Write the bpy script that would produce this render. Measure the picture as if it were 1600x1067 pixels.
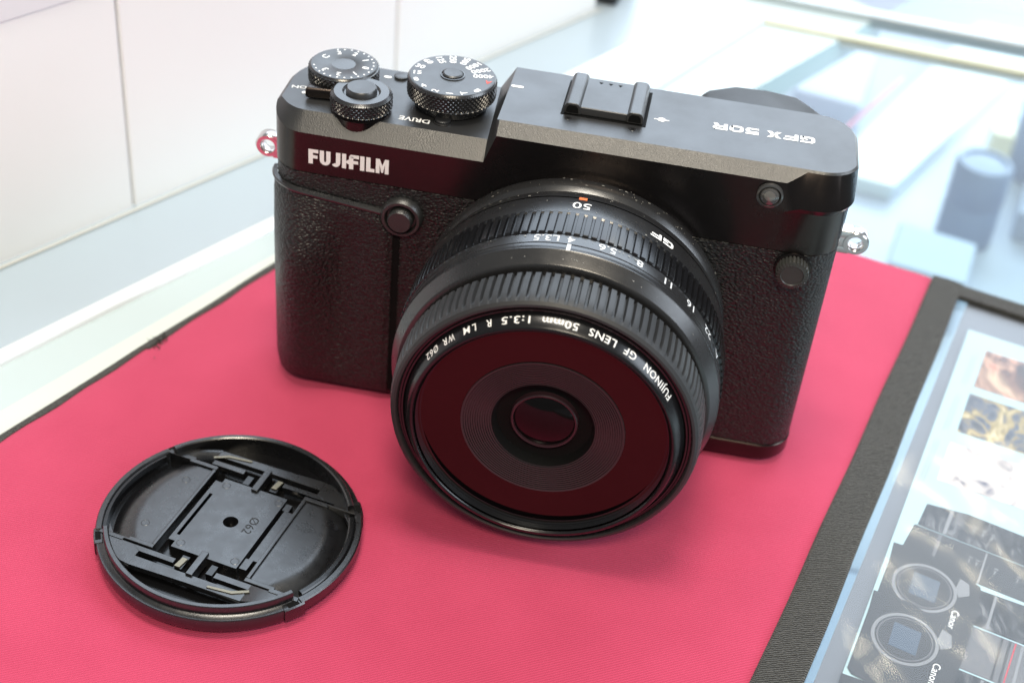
import bpy, bmesh, math, random
from mathutils import Vector, Matrix
random.seed(7)
for o in list(bpy.data.objects): bpy.data.objects.remove(o)
SC = bpy.context.scene
COL = SC.collection
S = 0.001                                   # all lengths below are millimetres
pi = math.pi
# ------------------------------------------------------------------ camera, world, lights, exposure
cd = bpy.data.cameras.new('camera'); cam = bpy.data.objects.new('camera', cd); COL.objects.link(cam); SC.camera = cam
R_ = Vector((0.98122657, 0.17467271, 0.08175491)); U_ = Vector((-0.17121667, 0.59386398, 0.78613639)); F_ = Vector((-0.08876528, 0.78537572, -0.61262199))
M = Matrix((R_, U_, -F_)).transposed().to_4x4(); M.translation = Vector((29.6773, -315.3384, 272.7355 + 1.3)) * S
cam.matrix_world = M
cd.sensor_width = 36; cd.lens = 36 * 2300 / 1600; cd.clip_start = 0.01; cd.clip_end = 50
cd.dof.use_dof = True; cd.dof.focus_distance = 0.359; cd.dof.aperture_fstop = 11.5; cd.dof.aperture_blades = 9
w = bpy.data.worlds.new('World'); SC.world = w; w.use_nodes = True
bg = w.node_tree.nodes['Background']; bg.inputs[0].default_value = (0.84, 0.92, 1.0, 1); bg.inputs[1].default_value = 0.22
def area(name, loc, target, sx, sy, power, col):
    l = bpy.data.lights.new(name, 'AREA'); l.shape = 'RECTANGLE'; l.size = sx; l.size_y = sy; l.energy = power; l.color = col
    o = bpy.data.objects.new(name, l); COL.objects.link(o); o.location = loc
    o.rotation_euler = (Vector(target) - Vector(loc)).to_track_quat('-Z', 'Y').to_euler(); return o
area('ceiling_panel_light', (-0.05, -0.10, 1.50), (0, 0, 0), 0.42, 0.34, 15, (1.0, 0.92, 0.79))
area('window_light', (0.15, 2.0, 1.45), (0, 0, 0.1), 2.6, 2.3, 84, (0.74, 0.86, 1.0))
area('side_window_light', (1.9, -0.15, 1.05), (0, 0, 0.05), 1.1, 1.0, 26, (0.80, 0.89, 1.0))
area('warm_ceiling_light', (0.12, -0.95, 1.22), (0, 0, 0.05), 0.44, 0.24, 14, (1.0, 0.88, 0.70))
area('showcase_light', (0.36, 0.60, -0.02), (0.22, 0.42, -0.2), 0.5, 0.25, 1.6, (0.88, 0.94, 1.0))
SC.view_settings.view_transform = 'Standard'; SC.view_settings.look = 'None'
SC.view_settings.exposure = 0.0; SC.view_settings.gamma = 1; SC.view_settings.use_curve_mapping = False
SC.render.engine = 'CYCLES'
SC.cycles.max_bounces = 10; SC.cycles.transparent_max_bounces = 12
# ------------------------------------------------------------------ materials
class NT:
    def __init__(s, name):
        s.m = bpy.data.materials.new(name); s.m.use_nodes = True; s.t = s.m.node_tree; s.b = s.t.nodes['Principled BSDF']
        s.tc = s.t.nodes.new('ShaderNodeTexCoord'); s.mp = s.t.nodes.new('ShaderNodeMapping'); s.mp.inputs['Scale'].default_value = (1000,) * 3
        s.t.links.new(s.tc.outputs['Object'], s.mp.inputs[0]); s.co = s.mp.outputs[0]
    def n(s, k, ins=None, **kw):
        q = s.t.nodes.new(k)
        for a, b in kw.items(): setattr(q, a, b)
        for a, b in (ins or {}).items():
            if hasattr(b, 'is_output'): s.t.links.new(b, q.inputs[a])
            else: q.inputs[a].default_value = b
        return q
    def set(s, **kw):
        for k, v in kw.items():
            k = {'col': 'Base Color', 'rough': 'Roughness', 'metal': 'Metallic', 'spec': 'Specular IOR Level', 'coat': 'Coat Weight', 'crough': 'Coat Roughness', 'trans': 'Transmission Weight', 'ior': 'IOR', 'sheen': 'Sheen Weight', 'alpha': 'Alpha', 'normal': 'Normal', 'ecol': 'Emission Color', 'estr': 'Emission Strength', 'srough': 'Sheen Roughness', 'aniso': 'Anisotropic'}[k]
            if hasattr(v, 'is_output'): s.t.links.new(v, s.b.inputs[k])
            else: s.b.inputs[k].default_value = (*v, 1) if isinstance(v, tuple) and len(v) == 3 else v
        return s
    def bump(s, h, dist, strength=1.0):
        b = s.n('ShaderNodeBump', {'Height': h, 'Distance': dist * S, 'Strength': strength}); s.t.links.new(b.outputs[0], s.b.inputs['Normal']); return s
    def noise(s, scale, detail=3, rough=.5, sc=None):
        co = s.co
        if sc: co = s.n('ShaderNodeMapping', {'Vector': s.co, 'Scale': sc}).outputs[0]
        return s.n('ShaderNodeTexNoise', {'Vector': co, 'Scale': scale, 'Detail': detail, 'Roughness': rough}).outputs[0]
    def ramp(s, f, pts):
        r = s.n('ShaderNodeValToRGB', {'Fac': f}); e = r.color_ramp.elements
        while len(e) < len(pts): e.new(.5)
        for q, (p, c) in zip(e, pts): q.position = p; q.color = (*c, 1) if isinstance(c, tuple) else (c, c, c, 1)
        return r.outputs[0]
    def math(s, op, a, b=0.0): return s.n('ShaderNodeMath', {0: a, 1: b}, operation=op).outputs[0]
def simple(name, col, rough=.5, metal=0., bump=None, **kw):
    t = NT(name).set(col=col, rough=rough, metal=metal, **kw)
    if bump: t.bump(t.noise(bump[0], 3), bump[1])
    return t.m
def m_paint(name, col, rough, grain, amp, coat=0., sp=.5):
    t = NT(name).set(col=col, spec=sp, coat=coat, crough=.3)
    n = t.noise(grain, 2, .6); t.bump(n, amp)
    r = t.ramp(t.noise(.09, 4, .65), [(.3, rough - .04), (.75, rough + .07)]); t.set(rough=r); return t.m
PAINT = m_paint('black_camera_paint', (.016, .016, .016), .36, 2.8, .07, sp=1.0)
PAINTF = m_paint('satin_black_front_paint', (.004, .004, .0045), .24, 3.0, .008)
PAINTF.node_tree.nodes['Principled BSDF'].inputs['Specular Tint'].default_value = (1, .8, .7, 1)
LENSP = m_paint('satin_lens_paint', (.018, .018, .019), .27, 3.2, .012, sp=.85)
LENSG = m_paint('gloss_lens_paint', (.007, .007, .008), .23, 2.4, .004)
DECKM = m_paint('fine_black_metal', (.020, .021, .023), .40, 3.2, .012, sp=1.0)
RUBBER = m_paint('grey_black_rubber', (.024, .025, .027), .48, 3.0, .02)
KNURL = simple('knurled_black_metal', (.02, .02, .021), .24, .0, (2.2, .01), spec=.8)
DARK = simple('matt_black', (.002, .002, .002), .8, spec=.2)
GLOSSB = simple('gloss_black_plate', (.003, .0025, .003), .06)
GLOSSB.node_tree.nodes['Principled BSDF'].inputs['Specular Tint'].default_value = (1, .7, .5, 1)
CHROME = simple('polished_steel', (.74, .72, .70), .24, 1.0)
WHITE = simple('white_print', (.93, .93, .92), .45)
GREYP = simple('grey_print', (.42, .43, .44), .5)
RED = simple('red_print', (.75, .06, .02), .5)
ORANGE = simple('orange_print', (.85, .17, .03), .5)
def leather():
    t = NT('black_leatherette')
    wx = t.n('ShaderNodeTexNoise', {'Vector': t.co, 'Scale': .5, 'Detail': 2})
    mx = t.n('ShaderNodeVectorMath', {0: wx.outputs['Color'], 1: (.7, .7, .7)}, operation='MULTIPLY')
    ad = t.n('ShaderNodeVectorMath', {0: t.co, 1: mx.outputs[0]}, operation='ADD')
    mp = t.n('ShaderNodeMapping', {'Vector': ad.outputs[0], 'Scale': (.85, 1.2, 1.35), 'Rotation': (0, .12, 0)})
    v = t.n('ShaderNodeTexVoronoi', {'Vector': mp.outputs[0], 'Scale': 1.3, 'Smoothness': .6}, feature='SMOOTH_F1')
    v2 = t.n('ShaderNodeTexVoronoi', {'Vector': mp.outputs[0], 'Scale': .47, 'Smoothness': .5}, feature='SMOOTH_F1')
    h = t.math('ADD', t.math('MULTIPLY', v.outputs['Distance'], -1.0), t.math('MULTIPLY', v2.outputs['Distance'], -.25))
    h = t.math('ADD', h, t.math('MULTIPLY', t.noise(5, 2), .12))
    t.bump(h, .36, 1.0)
    c = t.ramp(v.outputs['Distance'], [(.1, (.012, .0115, .011)), (.75, (.005, .005, .005))])
    r = t.ramp(t.noise(.5, 3), [(.3, .37), (.7, .50)])
    t.set(col=c, rough=r, spec=.6); return t.m
LEATHER = leather()
def capplastic():
    t = NT('black_cap_plastic').set(col=(.005, .0052, .006), spec=1.0)
    r = t.ramp(t.noise(.25, 5, .65), [(.3, .24), (.7, .34)]); t.set(rough=r)
    n = t.math('ADD', t.noise(1.6, 4), t.math('MULTIPLY', t.noise(.12, 2), 2.0)); t.bump(n, .014); return t.m
CAPM = capplastic()
CAPGLOSS = simple('glossy_cap_plastic', (.004, .004, .0045), .2, 0, (.8, .01))
SPRING = simple('spring_steel', (.30, .28, .22), .5, 1.0)
def glassm(name, tint, rough, ior=1.5, bump=None, base=.02):
    m = bpy.data.materials.new(name); m.use_nodes = True; t = m.node_tree; t.nodes.clear()
    out = t.nodes.new('ShaderNodeOutputMaterial'); mix = t.nodes.new('ShaderNodeMixShader'); tr = t.nodes.new('ShaderNodeBsdfTransparent'); gl = t.nodes.new('ShaderNodeBsdfGlossy'); fr = t.nodes.new('ShaderNodeFresnel')
    fr.inputs[0].default_value = ior; tr.inputs[0].default_value = (*tint, 1); gl.inputs['Roughness'].default_value = rough
    if bump:
        tc = t.nodes.new('ShaderNodeTexCoord'); mp = t.nodes.new('ShaderNodeMapping'); mp.inputs['Scale'].default_value = (1000 * bump[2], 1000 * bump[3], 1000); nz = t.nodes.new('ShaderNodeTexNoise'); nz.inputs['Scale'].default_value = bump[0]; nz.inputs['Detail'].default_value = 2
        bp = t.nodes.new('ShaderNodeBump'); bp.inputs['Distance'].default_value = bump[1] * S
        t.links.new(tc.outputs['Object'], mp.inputs[0]); t.links.new(mp.outputs[0], nz.inputs[0]); t.links.new(nz.outputs[0], bp.inputs['Height']); t.links.new(bp.outputs[0], gl.inputs['Normal']); t.links.new(bp.outputs[0], fr.inputs['Normal'])
    ge = t.nodes.new('ShaderNodeNewGeometry'); iv = t.nodes.new('ShaderNodeMath'); iv.operation = 'SUBTRACT'; iv.inputs[0].default_value = 1.0; mu = t.nodes.new('ShaderNodeMath'); mu.operation = 'MULTIPLY'
    t.links.new(ge.outputs['Backfacing'], iv.inputs[1]); t.links.new(fr.outputs[0], mu.inputs[0]); t.links.new(iv.outputs[0], mu.inputs[1])
    t.links.new(mu.outputs[0], mix.inputs[0]); t.links.new(tr.outputs[0], mix.inputs[1]); t.links.new(gl.outputs[0], mix.inputs[2]); t.links.new(mix.outputs[0], out.inputs[0]); return m
LENSGLASS = simple('coated_lens_glass', (.004, .0035, .0035), .09, 0, None, spec=.22)
CASEGLASS = glassm('showcase_glass', (.90, .96, .955), .03, 1.38)
CLEARGLASS = glassm('clear_window_glass', (.9, .9, .9), .02)
SLEEVE = glassm('clear_plastic_sleeve', (.93, .94, .95), .11, 1.30, (.035, 1.0, 1.0, .45))
def fabric():
    t = NT('pink_twill_cloth')
    mp = t.n('ShaderNodeMapping', {'Vector': t.co, 'Rotation': (0, 0, math.radians(-31))})
    wv = t.n('ShaderNodeTexWave', {'Vector': mp.outputs[0], 'Scale': .47, 'Distortion': 1.0, 'Detail': 2, 'Detail Scale': 3.0}, wave_type='BANDS', bands_direction='Y')
    mp2 = t.n('ShaderNodeMapping', {'Vector': t.co, 'Rotation': (0, 0, math.radians(40))})
    wv2 = t.n('ShaderNodeTexWave', {'Vector': mp2.outputs[0], 'Scale': .9, 'Distortion': 1.0, 'Detail': 1}, wave_type='BANDS', bands_direction='Y')
    n = t.noise(.05, 5, .6)
    h = t.math('ADD', t.math('MULTIPLY', wv.outputs['Fac'], .7), t.math('ADD', t.math('MULTIPLY', wv2.outputs['Fac'], .3), t.math('MULTIPLY', n, .8)))
    t.bump(h, .11, .85)
    c = t.ramp(t.math('ADD', t.math('MULTIPLY', wv.outputs['Fac'], .55), t.math('MULTIPLY', n, .5)), [(.2, (.42, .033, .085)), (.8, (.55, .055, .125))])
    t.set(col=c, rough=.8, sheen=.5, spec=.2); t.b.inputs['Sheen Tint'].default_value = (1, .5, .6, 1); return t.m
FABRIC = fabric()
def webbing():
    t = NT('black_woven_webbing')
    mp = t.n('ShaderNodeMapping', {'Vector': t.co, 'Rotation': (0, 0, math.radians(-20))})
    wv = t.n('ShaderNodeTexWave', {'Vector': mp.outputs[0], 'Scale': .5, 'Distortion': 4.0, 'Detail': 4, 'Detail Scale': 2.5}, wave_type='BANDS', bands_direction='Y')
    n = t.noise(1.1, 5, .8)
    t.bump(t.math('ADD', wv.outputs['Fac'], n), .30, 1.0)
    c = t.ramp(t.math('MULTIPLY', wv.outputs['Fac'], n), [(.08, (.010, .010, .009)), (.55, (.075, .073, .065))])
    t.set(col=c, rough=.8, spec=.3, sheen=.2); return t.m
WEB = webbing()
PAPER = simple('pale_blue_paper', (.43, .59, .64), .6)
def wallm():
    t = NT('white_wall_laminate'); c = t.ramp(t.noise(.004, 3), [(.3, (.83, .84, .84)), (.7, (.88, .88, .87))]); t.set(col=c, rough=.5); return t.m
WALLM = wallm()
# ------------------------------------------------------------------ mesh builder
ORG = [Vector((0, 0, 0))]                     # origin (mm) of the thing now being built
class MB:
    def __init__(s): s.v = []; s.f = []; s.mi = []; s.cur = 0
    def vert(s, p): s.v.append((p[0], p[1], p[2])); return len(s.v) - 1
    def face(s, *i): s.f.append(tuple(i)); s.mi.append(s.cur)
    def prism(s, poly, z0, z1, fn=None):
        """poly: 2D points, extruded from z0 to z1; fn maps (x,y,z) to a point"""
        fn = fn or (lambda x, y, z: (x, y, z)); n = len(poly)
        a = [s.vert(fn(x, y, z0)) for x, y in poly]; b = [s.vert(fn(x, y, z1)) for x, y in poly]
        s.face(*a[::-1]); s.face(*b)
        for i in range(n): s.face(a[i], a[(i + 1) % n], b[(i + 1) % n], b[i])
        return s
    def box(s, x0, x1, y0, y1, z0, z1, fn=None): return s.prism([(x0, y0), (x1, y0), (x1, y1), (x0, y1)], z0, z1, fn)
    def lathe(s, prof, n=96, fn=None, a0=0, a1=2 * pi, cap=True, mod=None):
        """prof: (r,h) list; fn(r,angle,h) -> point; mod(angle,r,h)->r"""
        fn = fn or (lambda r, a, h: (r * math.cos(a), r * math.sin(a), h))
        full = abs(a1 - a0 - 2 * pi) < 1e-6; m = n if full else n + 1; rows = []
        for r, h in prof:
            rows.append([s.vert(fn(mod(a0 + (a1 - a0) * i / n, r, h) if mod else r, a0 + (a1 - a0) * i / n, h)) for i in range(m)])
        for A, B in zip(rows, rows[1:]):
            for i in range(n):
                j = (i + 1) % m; s.face(A[i], A[j], B[j], B[i])
        if not full:
            k = len(rows)
            s.face(*[r[0] for r in rows]); s.face(*[r[-1] for r in rows][::-1])
        elif cap:
            if prof[0][0] > 1e-6 and cap in (True, 'a'): s.face(*rows[0][::-1])
            if prof[-1][0] > 1e-6 and cap in (True, 'b'): s.face(*rows[-1])
        return s
    def loop_faces(s, A, B, closed=True):
        n = len(A)
        for i in range(n if closed else n - 1): j = (i + 1) % n; s.face(A[i], A[j], B[j], B[i])
    def build(s, name, mat, parent=None, bevel=0, seg=2, smooth=40, extra=()):
        me = bpy.data.meshes.new(name); o = ORG[0]
        me.from_pydata([((x - o.x) * S, (y - o.y) * S, (z - o.z) * S) for x, y, z in s.v], [], s.f); me.materials.append(mat)
        for m_ in extra: me.materials.append(m_)
        if extra:
            for p_, k in zip(me.polygons, s.mi): p_.material_index = k
        bm = bmesh.new(); bm.from_mesh(me); bmesh.ops.remove_doubles(bm, verts=bm.verts, dist=1e-7); bmesh.ops.recalc_face_normals(bm, faces=bm.faces)
        for f in bm.faces: f.smooth = True
        if not bevel:
            for e in bm.edges:
                if len(e.link_faces) == 2 and e.calc_face_angle(0) > math.radians(smooth): e.smooth = False
        bm.to_mesh(me); bm.free(); me.validate()
        ob = bpy.data.objects.new(name, me); COL.objects.link(ob)
        if parent: ob.parent = parent
        else: ob.location = o * S
        if bevel:
            b = ob.modifiers.new('bevel', 'BEVEL'); b.width = bevel * S; b.segments = seg; b.limit_method = 'ANGLE'; b.angle_limit = math.radians(35); b.harden_normals = False
            try:
                wn = ob.modifiers.new('wn', 'WEIGHTED_NORMAL'); wn.keep_sharp = True
            except Exception: pass
        return ob
def tag(o, label=None, cat=None, group=None, kind=None):
    if label: o['label'] = label
    if cat: o['category'] = cat
    if group: o['group'] = group
    if kind: o['kind'] = kind
    return o
def thing(name, label, cat, loc, group=None, rot=0):
    o = bpy.data.objects.new(name, None); COL.objects.link(o); o.location = Vector(loc) * S; o.rotation_euler = (0, 0, rot); o.empty_display_size = .01
    return tag(o, label, cat, group)
def arc(cx, cy, r, a0, a1, n=12): return [(cx + r * math.cos(math.radians(a0 + (a1 - a0) * i / n)), cy + r * math.sin(math.radians(a0 + (a1 - a0) * i / n))) for i in range(n + 1)]
def rrect(x0, x1, y0, y1, r, n=6):
    return arc(x1 - r, y1 - r, r, 0, 90, n) + arc(x0 + r, y1 - r, r, 90, 180, n) + arc(x0 + r, y0 + r, r, 180, 270, n) + arc(x1 - r, y0 + r, r, 270, 360, n)
def glyphs(txt, size, bold=0., space=1.0, align='CENTER', xs=1.0, shear=0.):
    cu = bpy.data.curves.new('t', 'FONT'); cu.body = txt; cu.size = size; cu.offset = bold; cu.space_character = space; cu.align_x = align; cu.resolution_u = 3; cu.shear = shear; cu.fill_mode = 'FRONT'
    ob = bpy.data.objects.new('t', cu); COL.objects.link(ob); dg = bpy.context.evaluated_depsgraph_get(); dg.update()
    me = bpy.data.meshes.new_from_object(ob.evaluated_get(dg)); vs = [(v.co.x * xs, v.co.y) for v in me.vertices]; fs = [tuple(p.vertices) for p in me.polygons]
    bpy.data.objects.remove(ob); bpy.data.curves.remove(cu); bpy.data.meshes.remove(me); return vs, fs
def put_text(mb, txt, size, fn, **kw):
    vs, fs = glyphs(txt, size, **kw); base = len(mb.v)
    for u, v in vs: mb.vert(fn(u, v))
    for f in fs: mb.face(*[base + i for i in f])
# ================================================================== SETTING: counter, wall, showcase
ZC = -2.6                                     # top of the counter glass (world mm; cloth top is 0)
ORG[0] = Vector((0, 0, 0))
def strip(a, b, w0, w1, z0, z1, mb=None):
    """box along a->b, from w0 to w1 sideways (left of the direction is +)"""
    mb = mb or MB(); d = Vector((b[0] - a[0], b[1] - a[1])); d.normalize(); n = Vector((-d.y, d.x))
    P = [(a[0] + n.x * w0, a[1] + n.y * w0), (b[0] + n.x * w0, b[1] + n.y * w0), (b[0] + n.x * w1, b[1] + n.y * w1), (a[0] + n.x * w1, a[1] + n.y * w1)]
    return mb.prism(P, z0, z1)
tag(MB().box(-2500, 3000, -1500, 3500, -905, -900).build('floor', simple('pale_shop_floor', (.55, .56, .6), .4)), kind='structure')
WA, WB = Vector((-172.8, 34.0)), Vector((-19.2, 278.0)); wd = (WB - WA).normalized(); wn = Vector((-wd.y, wd.x))
def wp(t, off=0): q = WA + wd * t + wn * off; return (q.x, q.y)
ORG[0] = Vector((*wp(140), ZC))
wall = thing('wall', 'white panelled cabinet wall rising behind the counter with thin vertical joints', 'wall', ORG[0])
def tw(q):                                    # parameter along the wall of a ground point
    return (Vector(q) - WA).dot(wd)
J1, J2 = 50.5, 171.7
edges = [J1 - 2 * (J2 - J1), J1 - (J2 - J1), J1, J2, 294.0]
for a, b in zip(edges, edges[1:]):
    strip(wp(a + .45), wp(b - .45), 0, 14, ZC - 2, 77.0).build('panel', WALLM, wall, bevel=.8)
strip(wp(edges[0]), wp(edges[-1] - 1), 3, 12, ZC - 2, 75).build('joint_backing', simple('grey_joint', (.78, .78, .80), .6), wall)
strip(wp(edges[0]), wp(edges[-1]), -.6, 14, ZC + 78.3, ZC + 150).build('top_trim', simple('lavender_grey_trim', (.76, .76, .79), .5), wall, bevel=.8)
strip(wp(edges[0]), wp(edges[-1]), -3.0, -1.9, ZC, ZC + .5).build('seal', simple('cream_seal', (.58, .57, .52), .45), wall, bevel=.6)
# the counter itself
ORG[0] = Vector((60, 200, ZC))
case = thing('glass_counter', 'long glass display counter with pale metal frame under the pink mat', 'counter', ORG[0])
CA, CB = (-152.5, -9.6), (-98.4, 80.5); cdv = (Vector(CB) - Vector(CA)).normalized()
def cp(t, off=0):
    n = Vector((-cdv.y, cdv.x)); q = Vector(CA) + cdv * t + n * off; return (q.x, q.y)
# glass top (visible under the rail and on the whole right-hand side)
MB().prism([cp(-400, -55), cp(900, -55), (700, 1100), (900, 200), (900, -600), (-60, -700)], ZC - 6, ZC).build('glass_top', CASEGLASS, case)
strip(cp(-400), cp(420), -2.0, 46, ZC - 14, ZC - .3).build('ledge', simple('pale_blue_ledge', (.42, .50, .56), .25, .1, (.02, .5)), case, bevel=.6)
rail = MB(); L0, L1 = cp(-400), cp(420)
for k, (a, b) in enumerate([(L0, L1)]):
    strip(a, b, -3.4, 2.6, ZC - 2, ZC + 1.8, rail)
rail.build('metal_rail', simple('bright_aluminium', (.88, .91, .93), .42, .35, (.2, .05)), case, bevel=2.2, seg=5)
strip(cp(-400), cp(420), -54.5, -2.4, ZC - 12, ZC - .2).build('side_board', simple('pale_green_board', (.50, .59, .60), .25, 0, (.02, .4)), case)
strip((-330, -392), (-60, 125.5), -8.0, 0.0, ZC + .02, ZC + .5).build('cream_tape', simple('cream_trim', (.62, .66, .61), .4), case)
# frame of the far side
fr = simple('champagne_frame', (.42, .42, .31), .35, .35, (.1, .05)); fr2 = simple('pale_frame', (.44, .50, .54), .3, .3)
strip((55.6, 295.4), (560, 244), -3, 3.5, ZC - 4, ZC + 1.2).build('frame_bar', fr, case, bevel=1)
strip((20, 324), (560, 268), -3, 4.0, ZC - 4, ZC + 3).build('frame_bar', fr2, case, bevel=1)
strip((-20, 149), (55.6, 296.5), -3.2, 3.2, ZC - 4, ZC + 1.0).build('frame_bar', fr2, case, bevel=1)
lav = simple('lavender_white_shelf', (.40, .45, .56), .35)
MB().box(-60, 700, 120, 700, -152, -150).build('shelf', lav, case)
MB().box(-60, 700, 700, 706, -600, -12).build('back_panel', simple('pale_panel', (.66, .71, .80), .4), case)
MB().box(-60, 700, -300, 118, -152, -150).build('shelf', simple('grey_blue_shelf', (.45, .52, .66), .35), case)
# things lying inside the showcase, out of focus
def obj_box(name, pts, z0, z1, mat, label, cat, group=None, bevel=1.5):
    cx = sum(p[0] for p in pts) / len(pts); cy = sum(p[1] for p in pts) / len(pts); ORG[0] = Vector((cx, cy, z0))
    return tag(MB().prism(pts, z0, z1).build(name, mat, bevel=bevel), label, cat, group)
obj_box('price_strip', [(101, 312), (102.8, 311), (135.6, 382), (134, 383)], -62, -60, simple('pink_red_strip', (.75, .22, .33), .4), 'thin pink price strip on the white shelf inside the showcase', 'price strip')
# ================================================================== CLOTH MAT
ORG[0] = Vector((0, 0, 0))
mat_ = thing('display_mat', 'pink cloth display mat with black woven edges lying on the glass counter', 'mat', (0, 0, ZC))
ORG[0] = Vector((0, 0, ZC))
A0 = (-210.1, -200); A1 = (-43.5, 155); B1 = (121.6, 109.5); B0 = (34.3, -200)
mb = MB()
NX, NY = 90, 120
def lerp(a, b, t): return (a[0] + (b[0] - a[0]) * t, a[1] + (b[1] - a[1]) * t)
rows = []
for j in range(NY + 1):
    t = j / NY; l = lerp(A0, A1, t); r = lerp(B0, B1, t)
    # the left edge sags a little, as cloth does
    row = []
    for i in range(NX + 1):
        x, y = lerp(l, r, i / NX); e = min(i / NX, 1 - i / NX) * 200
        z = (.30 * math.sin(x * .031 + y * .02) * math.sin(y * .027 - x * .013) + .07 * math.sin(x * .11 - y * .07) * math.sin(y * .05 + 1)) * min(1, e / 12) - (.5 * math.exp(-(e / 3) ** 2))
        if (x + 5) ** 2 / 9500 + (y - 5) ** 2 / 3800 < 1: z *= .3
        row.append(mb.vert((x, y, z - .15)))
    rows.append(row)
for a, b in zip(rows, rows[1:]): mb.loop_faces(a, b, False)
und = [[mb.vert((mb.v[i][0], mb.v[i][1], ZC + .05)) for i in row] for row in (rows[0], rows[-1])]
mb.build('cloth', FABRIC, mat_)
def wstrip(name, a, b, width, z, mat, sag=0, thick=.9, n=60, frayed=0, taper=1.0):
    """woven band lying along a->b, width to its right"""
    m = MB(); d = Vector((b[0] - a[0], b[1] - a[1])); L = d.length; d.normalize(); nn = Vector((d.y, -d.x)); R = []
    for i in range(n + 1):
        t = i / n; off = sag * math.sin(pi * t) + .15 * math.sin(t * 37) ; wdt = width * (1 + (taper - 1) * t)
        ring = []
        for u, h in ((0, -thick * .8), (0.0, thick * .25), (.06, thick * .95), (.2, thick), (.5, thick * 1.03), (.8, thick), (.94, thick * .95), (1, thick * .25), (1, -thick * .8)):
            p = Vector(a) + d * L * t + nn * (off + u * (wdt + frayed * .25 * math.sin(t * 91)))
            ring.append(m.vert((p.x, p.y, z + h + .06 * math.sin(t * 53 + u * 9))))
        R.append(ring)
    for p, q in zip(R, R[1:]): m.loop_faces(p, q, False)
    m.face(*R[0]); m.face(*R[-1][::-1]); return m.build(name, mat, mat_)
wstrip('edge_binding', (19.6, -248.6), (120.9, 110.6), 12.8, -.2, WEB, taper=.80, sag=.4)
wstrip('edge_binding', (121.0, 111.0), (330, 47), 7.5, -.5, WEB)
wstrip('edge_binding', (-178.0, -131.5), (-43.5, 155.2), 2.4, -1.1, WEB, thick=1.0, frayed=1.2, sag=-.5)
lint = MB()
for k in range(70):
    c = Vector((-111.0 + random.gauss(0, 1.6) * .5, 7.0 + random.gauss(0, 2.6), -.8)); a = random.random() * 6.28; l = random.uniform(.8, 2.2); q = c + Vector((math.cos(a) * l, math.sin(a) * l, random.uniform(.2, 1.4)))
    w_ = Vector((.14, .1, .05)); i = [lint.vert(p) for p in (c - w_, c + w_, (c + q) / 2 + w_ + Vector((.3, .2, .5)), q, (c + q) / 2 - w_ + Vector((.3, .2, .5)))]; lint.face(*i)
for k in range(5):
    c = (-112.5 + k * .9, 4 + k * 2.1, -1.4); lint.lathe([(.01, 1.2), (.9, .9), (1.3, .2), (1.1, -.5)], 8, lambda r, a, h, c=c: (c[0] + r * math.cos(a) * (1 + .2 * math.sin(3 * a)), c[1] + r * 1.6 * math.sin(a), c[2] + h))
lint.build('frayed_thread', WEB, mat_)
# clear pocket backing sheet to the right of the binding
MB().prism([(20, -260), (34.5, -248), (133, 104), (325, 45), (325, -260)], ZC + .1, ZC + .8).build('pocket_backing', simple('grey_pocket_sheet', (.15, .165, .19), .35), mat_)
# ================================================================== BROCHURE + SLEEVE
BO = Vector((131.1, 84.4)); BV = Vector((-.2571, -.9664)); BU = Vector((.9664, -.2571))
def bq(u, v): q = BO + BU * u + BV * v; return (q.x, q.y)
ORG[0] = Vector((*bq(70, 100), -1.0))
bro = thing('brochure', 'pale blue printed brochure of cameras and lenses inside the clear sleeve beside the black binding', 'brochure', ORG[0])
def flat(name, pts, z, mat, parent=bro, holes=None, up=.03):
    return MB().prism([bq(*p) for p in pts], z, z + up).build(name, mat, parent)
flat('paper', [(0, 0), (150, 0), (150, 240), (0, 240)], -1.2, PAPER, up=.25)
ZP = -.93
def photo_mat(name, cols, scale, seed, streak=1.0):
    t = NT(name); mp = t.n('ShaderNodeMapping', {'Vector': t.co, 'Location': (seed, seed * 1.7, 0), 'Rotation': (0, 0, .5), 'Scale': (1, streak, 1)})
    n = t.n('ShaderNodeTexNoise', {'Vector': mp.outputs[0], 'Scale': scale, 'Detail': 4, 'Roughness': .6, 'Distortion': 1.5}).outputs[0]
    t.set(col=t.ramp(n, cols), rough=.35); return t.m
ph1 = photo_mat('print_portrait_light', [(.34, (.05, .03, .03)), (.46, (.20, .10, .07)), (.56, (.50, .30, .20)), (.66, (.75, .12, .08))], .09, 3, .5)
ph2 = photo_mat('print_motor', [(.34, (.015, .02, .03)), (.46, (.07, .08, .11)), (.55, (.30, .22, .07)), (.66, (.6, .5, .3))], .14, 8, .6)
ph3 = photo_mat('print_white_dress', [(.34, (.06, .06, .10)), (.42, (.45, .40, .38)), (.6, (.70, .66, .60)), (.75, (.60, .62, .5))], .08, 13, .7)
tag(flat('printed_photo', [(7.2, 8.3), (60, 8.3), (60, 29), (7.2, 29)], ZP, ph1), 'topmost small photo printed in brown and red')
tag(flat('printed_photo', [(6.8, 32.9), (60, 32.9), (60, 53), (6.8, 53)], ZP, ph2), 'middle small photo printed in gold and dark grey')
tag(flat('printed_photo', [(6.0, 58.5), (60, 58.5), (60, 77), (6.0, 77)], ZP, ph3), 'lowest small photo, mostly white')
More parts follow.
